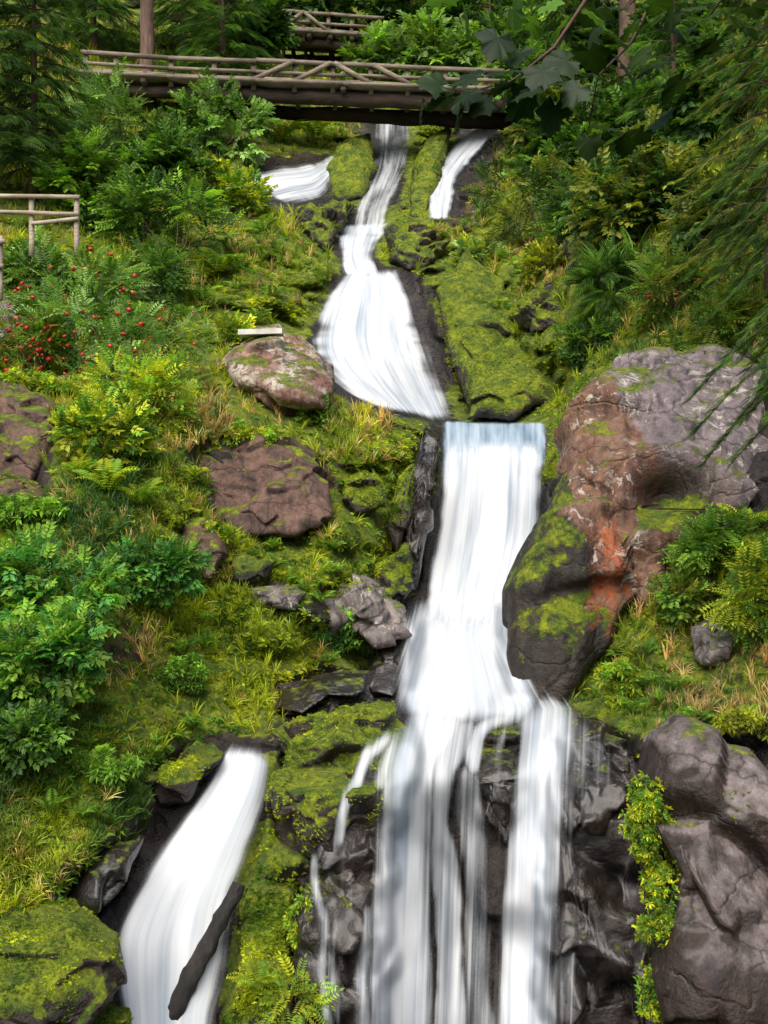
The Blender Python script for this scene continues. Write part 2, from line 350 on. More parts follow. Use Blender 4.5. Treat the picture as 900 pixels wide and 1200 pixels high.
DRY = mask([
 [(770,735),(920,730),(920,870),(780,850)], [(600,280),(700,290),(680,345),(600,330)], [(120,770),(180,740),(200,800),(130,820)],
 [(180,470),(330,470),(310,520),(200,515)], [(420,470),(510,480),(500,560),(440,540)], [(340,540),(430,570),(410,610),(350,600)],
 [(230,270),(330,270),(300,340),(230,360)]], 6)

# rocks: outline, material, front thickness (m), label
RO = [
 ([(261,430),(272,408),(300,392),(330,390),(356,400),(380,420),(392,452),(384,484),(330,482),(280,458)], M_LICH, 1.5, 'rounded boulder with pale lichen and a flat white board on top'),
 ([(218,536),(240,516),(300,508),(350,530),(388,564),(386,610),(350,630),(290,632),(244,606),(220,570)], M_BROWN, .45, 'bare reddish brown rock face below the lichen boulder'),
 ([(-60,440),(20,446),(64,474),(58,530),(34,580),(-60,590)], M_BROWN, .5, 'brown rock at the left edge under the berry shrub'),
 ([(-50,555),(26,560),(52,584),(40,616),(-50,620)], M_BROWN, .5, 'lower brown rock at left edge above the lush green bush'),
 ([(366,702),(395,682),(440,688),(475,710),(484,745),(440,756),(395,736)], M_GREY, .5, 'smooth grey rock left of the middle cascade'),
 ([(594,690),(632,620),(658,560),(676,480),(706,440),(760,418),(830,408),(880,430),(925,520),(915,605),(830,608),(795,640),(770,700),(722,736),(700,770),(650,815),(606,790),(596,740)], M_BIG, 1.0, 'huge angular boulder with grey purple top and orange streak beside the middle fall'),
 ([(765,862),(800,853),(870,876),(930,960),(990,1290),(786,1290),(768,1120),(772,1000),(736,930)], M_SLAB, .8, 'huge dark slab with grey top in lower right corner'),
 ([(655,850),(700,842),(738,870),(750,900),(742,970),(690,980),(658,960)], M_WET, .6, 'wet black ledge beside the right hand strand of water'),
 ([(650,940),(740,950),(768,1080),(775,1290),(648,1290),(652,1080)], M_WET, .4, 'tall wet black rock wall right of the lowest fall'),
 ([(318,900),(350,850),(400,828),(450,834),(478,870),(450,950),(400,985),(350,1000),(318,960)], M_WETM, .7, 'dark wet mossy rock dome between the two lowest falls'),
 ([(366,950),(400,900),(448,890),(452,990),(446,1070),(404,1085),(374,1040)], M_WET, .6, 'glossy wet rock with thin trickle left of lowest fall'),
 ([(352,1040),(390,1000),(446,1030),(440,1160),(432,1290),(340,1290),(345,1150)], M_WET, .5, 'dark wet rock base below the wet dome'),
 ([(548,890),(562,852),(590,834),(616,838),(620,870),(608,940),(592,990),(566,950)], M_WET, .5, 'wet black rock splitting the lowest fall in two strands'),
 ([(-60,1090),(40,1070),(95,1076),(130,1106),(140,1150),(118,1180),(40,1188),(-60,1184)], M_WETM, .9, 'round moss covered boulder at the bottom left corner'),
 ([(44,1176),(100,1166),(146,1190),(156,1270),(30,1270)], M_WETM, .4, 'small mossy stone below the round corner boulder'),
 ([(320,806),(368,782),(430,790),(446,822),(384,842),(330,838)], M_WET, .3, 'flat wet stone left of the white splash pool'),
 ([(428,790),(445,756),(474,744),(476,790),(462,818),(440,812)], M_WET, .4, 'black wet stone touching foot of the middle cascade'),
 ([(512,340),(545,298),(590,330),(604,400),(584,476),(552,484),(532,430)], M_MOSSY, .9, 'steep mossy rock right of the white fan fall'),
 ([(456,278),(480,260),(518,278),(505,312),(480,324),(460,306)], M_WETM, .8, 'dark rock right of the narrow upper chute'),
 ([(545,430),(600,395),(644,420),(655,470),(600,494),(550,490)], M_MOSSY, 1.1, 'mossy hump above the lip of the middle fall'),
 ([(382,206),(400,170),(432,158),(440,200),(428,235),(392,240)], M_MOSSY, .9, 'bright mossy knoll left of the thin top fall'),
 ([(484,200),(500,165),(530,150),(512,225),(498,258),(478,260)], M_MOSSY, .9, 'mossy rock wedge between the two top falls'),
 ([(350,248),(412,240),(404,264),(384,300),(348,268)], M_WETM, .8, 'dark rock below the left top fall'),
 ([(214,612),(252,606),(264,650),(246,680),(218,662)], M_BROWN, .3, 'small brown outcrop below the reddish rock face'),
 ([(474,570),(498,500),(515,515),(502,620),(488,694),(464,696),(470,630)], M_WET, .5, 'narrow black rock rib along left edge of middle fall'),
 ([(642,498),(666,506),(672,580),(648,625),(640,560)], M_WETM, .5, 'narrow mossy rock rib along right edge of middle fall'),
 ([(812,735),(835,722),(856,742),(850,772),(818,776)], M_GREY, .4, 'small grey stone in the dry grass at right'),
 ([(300,690),(330,682),(360,694),(345,712),(310,708)], M_GREY, .3, 'small grey stone on the green ledge left of centre'),
 ([(270,655),(300,640),(322,658),(308,684),(278,684)], M_WETM, .3, 'small mossy stone beside grassy ledge left of centre'),
 ([(404,562),(438,554),(448,590),(420,602),(400,588)], M_WETM, .3, 'small brown rock poking from the mossy mound'),
 ([(440,660),(478,640),(486,690),(466,712),(442,700)], M_WETM, .5, 'dark mossy stone between grey rock and middle fall'),
 ([(486,545),(468,560),(453,620),(466,650),(480,610)], M_WETM, .5, 'dark mossy cleft rock on the right flank of the mound'),
 ([(660,280),(700,268),(730,290),(715,320),(668,318)], M_WETM, .5, 'mossy stone half buried in the dry upper slope'),
 ([(604,356),(640,338),(668,354),(660,388),(620,392)], M_WETM, .5, 'mossy boulder among grasses above the mossy hump'),
 ([(180,905),(228,872),(256,890),(222,932),(188,944)], M_WETM, .4, 'mossy rock at the upper left rim of slanting fall'),
 ([(80,1045),(130,1000),(160,990),(146,1030),(108,1076)], M_WET, .4, 'dark wet rock at left rim of the slanting fall'),
 ([(-20,352),(12,350),(26,378),(10,400),(-20,398)], M_GREY, .5, 'pale stone at the left edge below the fence')]
rm = mask([r[0] for r in RO], 2)
W0 = P(MX, MY, BD).reshape(-1, 3)
n_low = fbm(W0*np.array([.35, .2, .4]), 4, 3); n_mid = fbm(W0*1.3, 4, 9)
f1, c1 = facets(W0, 1.5, 3, 1.1, 25); f2, c2 = facets(W0, .5, 8, 1.2, 18)
rk = RK.ravel(); wm = np.clip(WM.ravel()*1.3, 0, 1); wl = np.clip(WL.ravel()*1.2, 0, 1); mo = MO.ravel()
bil = np.abs(fbm(W0*.55, 3, 21))*2
d = n_low*1.3*(W0[:, 1]/22) + n_mid*.30 + (np.clip(.35-bil, 0, 1)*2.2-.25)*.75*mo*(W0[:, 1]/22)
d = d*(1-.55*rk) + rk*(f1*.8+f2*.16+(1-c1)*.10)
d = d*(1-.85*wm)*(1-.3*wl) + .6*rm.ravel()*(1-wm)*(1-wl) + .12*wm
TD = BD + d.reshape(BD.shape)
SD = blur(TD, 4)
V = P(MX, MY, TD).reshape(-1, 3)
nx, ny = len(GX), len(GY)
ii = (np.arange(ny-1)[:, None]*nx+np.arange(nx-1)[None, :]).ravel()
F = np.stack([ii, ii+nx, ii+nx+1, ii+1], 1)
mcol = np.stack([np.clip(RK+WM, 0, 1), MO*(1-WL), DRY], -1).reshape(-1, 3)
tag(mk('hillside', V, F, M_TER, col=mcol), 'steep green hillside of earth and rock around the falls', 'hillside', kind='structure')

# ---------------------------------------------------------------- rocks
import bmesh
def ico(n):
    bm = bmesh.new(); bmesh.ops.create_icosphere(bm, subdivisions=n, radius=1)
    V = np.array([v.co[:] for v in bm.verts]); F = np.array([[v.index for v in f.verts] for f in bm.faces]); bm.free(); return V, F
ICO5 = ico(6); ICO4 = ico(5)
rock_surf = []
FD = np.full((430, 330), 1e3)     # nearest rock surface, cells of 3 px
for k, (poly, mt, th, lab) in enumerate(RO):
    pa = np.array(poly, float); c = (pa.max(0)+pa.min(0))/2
    if mt is M_BIG: c = np.array([735, 590.])
    D = float(samp(BD, c[0], c[1]))-.15-(.35 if mt is M_LICH else 0)
    big = max(np.ptp(pa[:, 0]), np.ptp(pa[:, 1])) > 100
    S, Fr = ICO5 if big else ICO4
    ang = np.arctan2(-S[:, 2], S[:, 0]); rad = np.hypot(S[:, 0], S[:, 2])
    pang = np.linspace(-math.pi, math.pi, 361); pr = []
    for a in pang:
        dx, dy = math.cos(a), math.sin(a); best = 1
        for i in range(len(pa)):
            p1 = pa[i]-c; e = pa[(i+1) % len(pa)]-pa[i]; den = dx*e[1]-dy*e[0]
            if abs(den) < 1e-9: continue
            t = (p1[0]*e[1]-p1[1]*e[0])/den; u = (p1[0]*dy-p1[1]*dx)/den
            if t > 0 and -1e-6 <= u <= 1+1e-6: best = max(best, t)
        pr.append(best)
    R = np.interp(ang, pang, pr)
    rr = rad**.85
    top = float(samp(BD, c[0], pa[:, 1].min())); bot = float(samp(BD, c[0], pa[:, 1].max()))
    py = c[1]+np.sin(ang)*rr*R; px = c[0]+np.cos(ang)*rr*R
    lk_ = .45 if mt is M_BIG else .75
    lean = np.interp(py, [pa[:, 1].min(), c[1], pa[:, 1].max()], [(top-D)*lk_, 0, (bot-D)*lk_])
    rnd_ = mt in (M_LICH, M_MOSSY) or (mt is M_WETM and c[1] > 1050)
    yy = S[:, 1]; yd = np.sign(yy)*np.abs(yy)**(.7 if rnd_ else .5)*th
    C0 = P(px, py, D); C0[:, 1] += lean+yd
    C0[:, 0] *= (D+lean)/D; C0[:, 2] *= (D+lean)/D
    sz = np.ptp(pa[:, 0])*K*D
    f, cr = facets(C0+k*3.1, max(.5, sz*.42), k, 1.9, 60 if mt in (M_BIG, M_BROWN, M_GREY) else 34, .05); g, cg = facets(C0+k*1.7, max(.25, sz*.16), k+50, 1.6, 40)
    nn = S/np.linalg.norm(S, axis=1)[:, None]
    amp = min(.48, sz*.17)
    if rnd_: amp *= .4
    if mt in (M_SLAB, M_BROWN): amp *= .55
    dd = amp*f + amp*(.16 if mt in (M_WET, M_SLAB) else .26)*g + amp*.08*fbm(C0*2.2, 4, k) - (1-cr)*amp*.05
    if mt is M_SLAB:   # sloping top ledge, hollow face under it
        edge = np.interp(px, [740, 800, 870, 940], [905, 915, 960, 1030]); dd -= .45*np.clip((py-edge)/18, 0, 1)*np.clip((1130-py)/140, 0, 1)
    if mt is M_BIG:   # hollow under the overhanging slab, ridge between the faces
        hol = np.exp(-(((px-775)/42)**2+((py-585)/30)**2)); dd -= hol*.9
        dd -= .3*np.exp(-(((px-690)/10)**2))*np.clip((py-560)/40, 0, 1)
    C0 += nn*np.array([.6, 1, .6])*dd[:, None]
    colr = None
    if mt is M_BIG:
        jx = px+fbm(C0*1.3, 3, 4)*40; jy = py+fbm(C0*1.3, 3, 9)*40
        gm = inpoly(jx, jy, [(722,380),(960,380),(960,640),(800,600),(765,560),(735,530),(712,470)]).astype(float)
        om = inpoly(jx, jy, [(690,640),(706,600),(718,600),(724,640),(728,690),(720,740),(682,740),(688,690)]).astype(float)
        dm = inpoly(jx, jy, [(560,560),(640,560),(672,600),(684,690),(690,720),(740,730),(740,860),(560,860)]).astype(float)
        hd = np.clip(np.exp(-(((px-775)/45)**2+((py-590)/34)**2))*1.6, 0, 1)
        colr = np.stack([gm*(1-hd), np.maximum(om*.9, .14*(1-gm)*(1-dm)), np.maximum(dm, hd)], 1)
    qx = (450+C0[:, 0]/(K*C0[:, 1])+30)/3; qy = (600-C0[:, 2]/(K*C0[:, 1])+30)/3
    ok = (qx > 0) & (qx < 329) & (qy > 0) & (qy < 429); np.minimum.at(FD, (qy[ok].astype(int), qx[ok].astype(int)), C0[ok, 1])
    cen = C0.mean(0)
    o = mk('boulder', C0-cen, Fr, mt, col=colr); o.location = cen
    tag(o, lab, 'boulder')
    rock_surf.append((C0, S, mt, big))

# ---------------------------------------------------------------- water
def ribbon(key, dens, off, label, mat=WATER, nu=34, seg=14, bulge=.12, fe=.3, ft=.35):
    R = np.array(WR[key], float); n = len(R); t = np.linspace(0, n-1, (n-1)*seg+1)
    R = np.stack([np.interp(t, np.arange(n), R[:, i]) for i in range(4)], 1)
    k = np.exp(-.5*(np.arange(-8, 9)/4.)**2); k /= k.sum()
    Rp = np.concatenate([2*R[:1]-R[8:0:-1], R, 2*R[-1:]-R[-2:-10:-1]]); R = np.stack([np.convolve(Rp[:, i], k, 'valid') for i in range(4)], 1)
    u = np.linspace(0, 1, nu); PX = R[:, :1]*(1-u)+R[:, 2:3]*u; PY = R[:, 1:2]*(1-u)+R[:, 3:4]*u
    D = samp(SD, PX, PY)-off-bulge*np.sin(math.pi*u)
    W = P(PX, PY, D); wid = np.linalg.norm(W[:, -1]-W[:, 0], axis=1).mean()
    vl = np.concatenate([[0], np.cumsum(np.linalg.norm(W[1:, nu//2]-W[:-1, nu//2], axis=1))])
    U = np.broadcast_to(u*wid, PX.shape); VV = np.broadcast_to(vl[:, None], PX.shape)
    q = np.stack([U*4, VV*.3, np.full(U.shape, ord(key)*3.)], -1).reshape(-1, 3)
    W = W.reshape(-1, 3); W[:, 1] += fbm(q, 2)*.07
    jag = fbm(np.stack([VV.ravel()*1.1, U.ravel()*.2, np.full(U.size, ord(key)*1.3)], 1), 3).reshape(U.shape)*fe*.5
    e = np.clip((np.minimum(u, 1-u)[None, :]+jag*(np.minimum(u, 1-u)[None, :] < fe*1.5))/fe, 0, 1); e = e*e*(3-2*e)
    e *= np.clip(np.minimum(u, 1-u)/(fe*.3), 0, 1)[None, :]
    vt = np.clip(np.minimum(vl, vl[-1]-vl)/ft, .0, 1)
    E = (e*vt[:, None]).ravel()
    m = len(R); ii = (np.arange(m-1)[:, None]*nu+np.arange(nu-1)[None, :]).ravel()
    F = np.stack([ii, ii+nu, ii+nu+1, ii+1], 1)
    o = mk('water', W, F, mat, col=np.stack([E, np.full(len(E), dens), E*0], 1), uv=np.stack([U.ravel()+ord(key)*1.7, VV.ravel()], 1))
    return tag(o, label, 'waterfall', kind='structure')
ribbon('A', .8, .35, 'small white cascade sliding left near the top of the stream')
ribbon('B', .44, .5, 'thin see-through fall over dark rock under the bridge')
ribbon('C', .9, .6, 'curved white fall at top right under the end of the bridge')
ribbon('D', .95, .3, 'narrow white chute between the top falls and the fan fall', ft=.6)
ribbon('E', 1.08, .3, 'wide white fan fall above the mossy mound', bulge=.5, fe=.24, ft=.7)
ribbon('S', 1.1, .22, 'blue sheet of water on the lip of the middle fall', WATERB, fe=.05, ft=.35)
ribbon('F', .98, .42, 'tall straight white curtain of the middle fall', fe=.13, ft=1.1)
ribbon('O', 1.12, .3, 'slanting white fall behind the black log at lower left', bulge=.25, fe=.24, ft=.3)
gx = np.arange(355, 720, 1.8); gy = np.arange(672, 1290, 2.6); X, Y = np.meshgrid(gx, gy)
dn = np.zeros(X.shape)
jx = X+11*fbm(np.stack([X.ravel()/30, Y.ravel()/60, X.ravel()*0], 1), 3, 6).reshape(X.shape)
for poly, w_ in LOW: dn = np.maximum(dn, blur(inpoly(jx, Y, poly).astype(float), 4.5 if w_ >= 1. else 2.0)*w_)
dn *= np.clip((Y-688)/40, 0, 1)
cx = np.interp(Y, [680, 745, 830, 900, 1290], [553, 545, 560, 550, 538]); hw = np.interp(Y, [680, 745, 830, 900, 1290], [52, 58, 98, 104, 104])
U = (X-cx)/hw*1.6; VV = (Y-680)*.0135
F3 = FD.copy()
for _ in range(2):
    Pd = np.pad(F3, 1, mode='edge'); F3 = np.min([Pd[a:a+430, b:b+330] for a in range(3) for b in range(3)], axis=0)
sdg = samp(SD, X, Y); fi = F3[np.clip(((Y+30)/3).astype(int), 0, 429), np.clip(((X+30)/3).astype(int), 0, 329)]
D = np.minimum(sdg-.36, np.maximum(fi-.06, sdg-1.7)); D = blur(D, 2)-.04
W = P(X, Y, D).reshape(-1, 3); W[:, 1] += fbm(np.stack([U.ravel()*4, VV.ravel()*.3, U.ravel()*0+5], 1), 2)*.06
m, nu = X.shape; ii = (np.arange(m-1)[:, None]*nu+np.arange(nu-1)[None, :]).ravel(); F = np.stack([ii, ii+nu, ii+nu+1, ii+1], 1)
keep = dn.ravel()[F].max(1) > .01; F = F[keep]
E = np.clip(dn/.4, 0, 1).ravel()
used = np.unique(F); rmap = np.zeros(len(W), int); rmap[used] = np.arange(len(used))
o = mk('water', W[used], rmap[F], WATER, col=np.stack([E, dn.ravel(), E*0], 1)[used], uv=np.stack([U.ravel(), VV.ravel()], 1)[used])
tag(o, 'foaming cascade and the many white veils of the lowest fall', 'waterfall', kind='structure')

# ---------------------------------------------------------------- foliage templates (length 1 along +Y, upper face +Z)
def leaf(b, d, L, w, up=.0, fold=.15, bend=-.1):
    b = np.array(b, float); d = np.array(d, float); d /= np.linalg.norm(d); s = np.cross(d, [0, 0, 1]); s /= np.linalg.norm(s)+1e-9; n = np.cross(s, d)
    return np.array([b, b+d*L*.45-s*w/2+n*fold*w, b+d*L+n*bend*L, b+d*L*.45+s*w/2+n*fold*w])
LF = np.array([(0, 2, 1), (0, 3, 2)])
def build(L): return join([(v, LF) for v in L])
r2 = np.random.default_rng(3)
def t_pinnate(n=6):
    L = []
    for i in range(n):
        y = .15+.75*i/n; z = -.3*y*y
        for s in (-1, 1): L.append(leaf((0, y, z), (s, .45, -.15+.2*r2.random()), .30*(1-.3*abs(i/n-.4)), .11))
    L.append(leaf((0, .9, -.25), (0, 1, -.4), .28, .11)); return build(L)
def t_broad(n=9):
    L = []
    for i in range(n):
        y = .05+.85*i/n; s = 1 if i % 2 else -1
        L.append(leaf((0, y, -.15*y*y), (s*(.8+.4*r2.random()), .5+.5*r2.random(), -.4+.7*r2.random()), .34+.12*r2.random(), .2+.06*r2.random(), bend=-.2))
    return build(L)
def t_fern(n=13):
    L = []
    for i in range(n):
        y = .08+.9*i/n; z = .35*math.sin(y*2.4)-.25*y; w = .30*math.sin(math.pi*min(1, (y+.12)/1.15))**.8
        for s in (-1, 1): L.append(leaf((0, y*.9, z), (s, .3, -.2), max(w, .05), .065))
    return build(L)
def t_needle(n=12):
    L = []
    for i in range(n):
        y = i/n; z = -.3*y*y; w = .34*(1-y)**.7+.06
        for s in (-1, 1): L.append(leaf((0, y, z), (s, .9, -.25), w, .035, fold=.3))
    L.append(leaf((0, 0, 0), (0, 1, -.28), 1.05, .03)); return build(L)
def t_grass(n=9):
    Vs = []
    for i in range(n):
        a = r2.random()*6.28; o = np.array([math.cos(a), 0, math.sin(a)]); s = np.array([-o[2], 0, o[0]]); l = .6+.5*r2.random(); be = .15+.5*r2.random(); b = o*.06*r2.random(); w = .028
        V = np.array([b-s*w, b+s*w, b+o*be*.35*l+[0, .55*l, 0]-s*w*.8, b+o*be*.35*l+[0, .55*l, 0]+s*w*.8, b+o*be*l+[0, l*(.95-.3*be), 0]])
        Vs.append((V, np.array([(0, 1, 3), (0, 3, 2), (2, 3, 4)])))
    return join(Vs)
def t_ros(n=8):
    L = []
    for i in range(n):
        a = i*2.4+r2.random(); u = .2+.8*r2.random()
        L.append(leaf((0, 0, 0), (math.cos(a), u, math.sin(a)), .5+.5*r2.random(), .32, bend=-.15))
    return build(L)
def t_maple():
    pts = [(-90,.08),(-60,.45),(-35,.45),(-25,.62),(-5,.58),(8,.85),(22,.72),(38,.60),(52,.75),(62,.82),(72,.84),(80,.82),(90,1.05)]
    pts = pts+[(180-a, r) for a, r in pts[-2:0:-1]]
    V = [(0, 0.1, .0)]+[(r*math.cos(math.radians(a))*.6, r*math.sin(math.radians(a))*.6+.1, -.25*r*r*.6+.05*math.sin(a)) for a, r in pts]
    n = len(pts); return np.array(V), np.array([(0, 1+i, 1+(i+1) % n) for i in range(n)])
TP, TB, TF_, TN, TG, TR, TM = t_pinnate(), t_broad(), t_fern(), t_needle(), t_grass(), t_ros(), t_maple()
def nrm(a): return a/(np.linalg.norm(a, axis=-1, keepdims=True)+1e-9)
def inst(tmpl, loc, dr, nh, size, color, jit=.25):
    TV, TFc = tmpl; n = len(loc); dr = nrm(dr); sd = nrm(np.cross(dr, nh)); nn = np.cross(sd, dr)
    R = np.stack([sd, dr, nn], -1); S = np.broadcast_to(np.asarray(size, float), (n,))
    V = np.einsum('nij,kj->nki', R, TV)*S[:, None, None]+loc[:, None, :]
    F = TFc[None]+np.arange(n)[:, None, None]*len(TV)
    c = np.broadcast_to(color, (n, 3))*(1+jit*rng.normal(size=(n, 1)))
    shade = .75+.5*rng.random((n, len(TV)//4+1)).repeat(4, axis=1)[:, :len(TV)]
    C = np.clip(c[:, None, :]*shade[..., None], .004, .9)
    return V.reshape(-1, 3), F.reshape(-1, 3), C.reshape(-1, 3)
def rnd(n): return rng.normal(size=(n, 3))

G1, G2, G3 = (.055, .13, .03), (.13, .27, .035), (.24, .43, .05)
YG, OL, DR, PG = (.43, .50, .03), (.23, .27, .04), (.66, .47, .21), (.27, .44, .15)
LU = (.10, .31, .065)
def colmix(a, b, n, p=.5): m = rng.random((n, 1)) < p; return np.where(m, np.array(a), np.array(b))

def shrub(px, py, rx, ry, label, tm=TB, ca=G2, cb=G3, size=.35, n=420, off=.3, name='shrub', cat='shrub', berries=0, group=None, clumps=16, D=None):
    D = float(samp(SD, px, py+ry*.5))-off if D is None else D
    c = P(px, py, D); s = K*D; rxw, rzw = rx*s, ry*s; ryw = min(rxw, rzw)*.8
    base = P(px, py+ry*.8, float(samp(SD, px, py+ry*.8))); r = root(name, base, label, cat, group)
    cc = nrm(rnd(clumps))*np.array([rxw, ryw, rzw])*(.45+.5*rng.random((clumps, 1))); cr = .34*(rxw+rzw)/2*(.6+.7*rng.random(clumps))
    idx = rng.integers(0, clumps, n); dv = nrm(rnd(n)); rr = rng.random((n, 1))**.4
    q = cc[idx]+dv*rr*cr[idx][:, None]
    out = nrm(q/np.array([rxw, ryw, rzw]))
    dr = out*.5+dv*.5+rnd(n)*.35+np.array([0, -.15, .15]); nh = np.array([0, -.35, 1.])+rnd(n)*.35
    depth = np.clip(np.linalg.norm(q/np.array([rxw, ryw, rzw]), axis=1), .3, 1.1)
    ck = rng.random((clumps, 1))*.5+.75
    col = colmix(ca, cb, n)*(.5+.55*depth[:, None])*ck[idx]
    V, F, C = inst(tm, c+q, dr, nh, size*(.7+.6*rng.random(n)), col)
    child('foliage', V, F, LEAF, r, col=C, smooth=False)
    tb = [tube(wob(base, c+cc[i]*.8, 5, .3, i), np.linspace(.03, .008, 5), 4, cap=False) for i in range(min(clumps, 10))]
    child('stem', *join(tb), BARK, r)
    for i in range(berries):
        k = rng.integers(0, clumps); dv = nrm(rnd(1))[0]; dv[1] = -abs(dv[1])-.4; p0 = c+cc[k]*1.1+nrm(dv)*cr[k]*1.4; p0[1] = min(p0[1], c[1]-ryw*.55)
        V, F = SPH; V = V*(.042, .042, .034); V = V*(1+.8*(h3(*(np.round(V*90).astype(int).T+i), 3)-.5))[:, None]
        child('berry_cluster', V*(.6+.8*rng.random())+p0, F, BERRY, r)
    return r
SPH = ico(2)
def flat_mat(name, c, rough=.4):
    m, nt, ns, lk = newmat(name); g = N(nt, 'ShaderNodeNewGeometry'); nz = noise(nt, g.outputs['Position'], 4, 4)
    p = N(nt, 'ShaderNodeBsdfPrincipled'); lk.new(mix(nt, mr(nt, nz, .3, .7), c, tuple(x*.6 for x in c)), p.inputs[0]); p.inputs['Roughness'].default_value = rough
    o = N(nt, 'ShaderNodeOutputMaterial'); lk.new(p.outputs[0], o.inputs[0]); return m
BERRY = flat_mat('red_berry', (.65, .035, .025)); BOARD = flat_mat('white_board', (.8, .77, .7), .7)

S = shrub
S(150,150,80,70,'leafy green shrub below left end of the long bridge',TP,G2,PG,.75,640)
S(255,150,55,40,'pale green shrub right under the middle of the long bridge',TB,PG,G2,.6,400)
S(205,265,75,65,'leafy bush with drooping twigs on the upper left slope',TP,G1,G3,.65,600)
S(110,225,60,55,'broadleaf bush to the right of the wooden fence',TB,G2,G3,.5,480)
S(210,200,60,50,'dark green bush between two lighter ones on upper left slope',TB,G1,G2,.55,460)
S(270,230,45,34,'low green bush left of the small top cascade',TB,G2,YG,.45,300)
S(160,325,50,40,'dark bush above the rowan with red berries',TP,G1,G2,.5,380)
S(85,345,80,65,'rowan bush with red berries below the wooden fence',TP,G2,PG,.45,680,berries=45,name='rowan_shrub')
S(130,410,90,60,'rowan bush with red berries above the brown rocks at left',TP,PG,G2,.42,660,berries=60,name='rowan_shrub')
S(40,410,45,40,'reddish green bush hanging over the left edge rock',TP,G2,OL,.38,360,berries=25)
S(165,470,70,40,'yellow green bush left of the lichen boulder',TP,YG,G3,.38,500)
S(120,520,60,45,'yellowish bush in the hollow beside the left brown rocks',TB,YG,G2,.28,460)
S(40,320,45,35,'small pale bush directly under the fence rail',TB,PG,G2,.4,260)
S(60,690,90,55,'lush bright green bush at left below the brown rocks',TB,LU,G3,.25,1000,off=.5,clumps=24)
S(170,665,70,34,'dark green leafy bush on the left ledge',TB,G2,LU,.22,600,off=.4)
S(45,770,75,60,'large bright green bush at left edge over the mossy slope',TB,LU,G3,.24,1000,off=.6,clumps=24)
S(25,860,45,40,'darker bush at left edge near the mossy slope',TB,G1,G2,.22,420,off=.4)
S(375,488,24,14,'small broadleaf sprout on top of the mossy mound',TB,G2,G3,.3,60)
S(620,235,65,65,'brownish green bush right of the curved top fall',TP,OL,G1,.6,560)
S(680,170,70,60,'dark bush on the upper right slope under maple twigs',TB,G1,G2,.6,560)
S(640,140,40,40,'olive bush under right part of the long bridge',TB,OL,G1,.6,300,off=2)
S(760,230,70,60,'forest bush behind the right spruce',TB,G1,OL,.5,560)
S(760,140,60,50,'dark forest thicket at upper right below the thick trunk',TB,G1,G2,.6,560,off=1)
S(850,110,60,60,'dark thicket behind the hanging twigs in the top right corner',TB,G1,G2,.5,560,off=1)
S(700,60,60,45,'dark thicket around the thick trunk at upper right',TB,G1,G2,.8,460,off=1)
S(820,30,80,50,'dark leafy wood filling the top right corner',TB,G1,G2,.7,520,off=1)
S(690,240,50,40,'dark bush halfway up the right hand slope',TP,G1,G2,.6,380)
S(840,250,60,50,'shaded bush low behind the olive spruce',TB,G1,OL,.45,420)
S(720,330,55,35,'dark low bush on the right slope above mossy hump',TN,G1,G2,.55,320)
S(790,340,50,40,'reddish olive bush above the huge boulder',TP,OL,G2,.45,380,berries=14)
S(840,380,50,30,'airy green bush on top of the huge boulder edge',TP,G2,OL,.4,300)
S(690,400,40,20,'low dark bush left of the huge boulder top',TB,G1,G2,.28,240)
S(850,640,50,28,'green bush below the grey purple part of the huge boulder',TP,G2,G3,.30,440,off=.5)
S(885,700,45,50,'tall green weeds at right edge above the dry grass',TP,G2,YG,.32,420,off=.5)
S(800,700,30,36,'olive weeds between the orange streak and dry grass',TB,OL,G2,.22,280,off=.3)
S(440,72,46,26,'bright bush beyond the long bridge railing',TB,G3,PG,.8,280,off=2)
S(510,55,50,35,'light green tree foliage above right part of the long bridge',TB,G3,PG,.8,340,off=2)
S(495,14,60,26,'dark foliage at top centre behind the upper bridge',TB,G1,G2,1.,320,off=1)
S(380,2,60,12,'dark foliage above the upper bridge at top edge',TB,G1,G2,1.,220,off=3)
S(300,30,30,24,'dark green bush left of the upper bridge',TB,G1,G2,.9,240,off=6)
S(575,25,60,32,'dark hazel bush right of top centre',TB,G1,G2,.9,320,off=3)
S(610,60,60,36,'green foliage right of the long bridge end',TB,G1,G3,.8,360,off=3)
S(625,95,50,28,'green leaves in front of the right end of the long bridge',TB,G1,G2,.6,400,D=41)
S(240,95,50,22,'green bush just behind the long bridge railing at left',TB,G2,G3,.7,240,off=0)
S(345,1170,30,26,'small leafy plant at foot of mossy cascade',TP,G3,YG,.26,90,off=.5)
S(764,975,22,80,'leafy green creeper on the dark slab in lower right corner',TR,G2,YG,.07,1100,off=.95)
S(776,1120,24,90,'lower creeper hanging beside the wet black wall',TR,G2,YG,.07,1200,off=.95)
S(350,1080,12,40,'small green plant on the dark rock base',TR,G3,YG,.08,160,off=.6)
S(730,800,40,30,'bright low plants on mossy bank above the dark slab',TR,G3,YG,.12,480,off=.3)
S(390,735,50,24,'bright small leaved plants under the smooth grey rock',TR,G3,LU,.12,520,off=.3)
S(260,395,30,20,'small yellow green bush behind the lichen boulder',TB,YG,G3,.33,150)
S(560,300,30,16,'pale grassy bush above the steep mossy rock',TB,YG,PG,.35,140)
S(640,310,35,18,'low yellow bush on the dry upper slope',TB,YG,OL,.35,160)
S(30,452,55,16,'overhanging weeds on the rim of left edge brown rock',TR,G3,YG,.14,420,off=.7)
S(30,600,50,14,'low weeds over the lower left edge rock',TR,G2,G3,.14,360,off=.7)
S(290,512,60,9,'weeds hanging over the rim of the reddish rock face',TR,G3,YG,.12,420,off=.5)
S(250,625,30,14,'weeds between reddish rock face and small outcrop',TR,G2,YG,.12,240,off=.5)
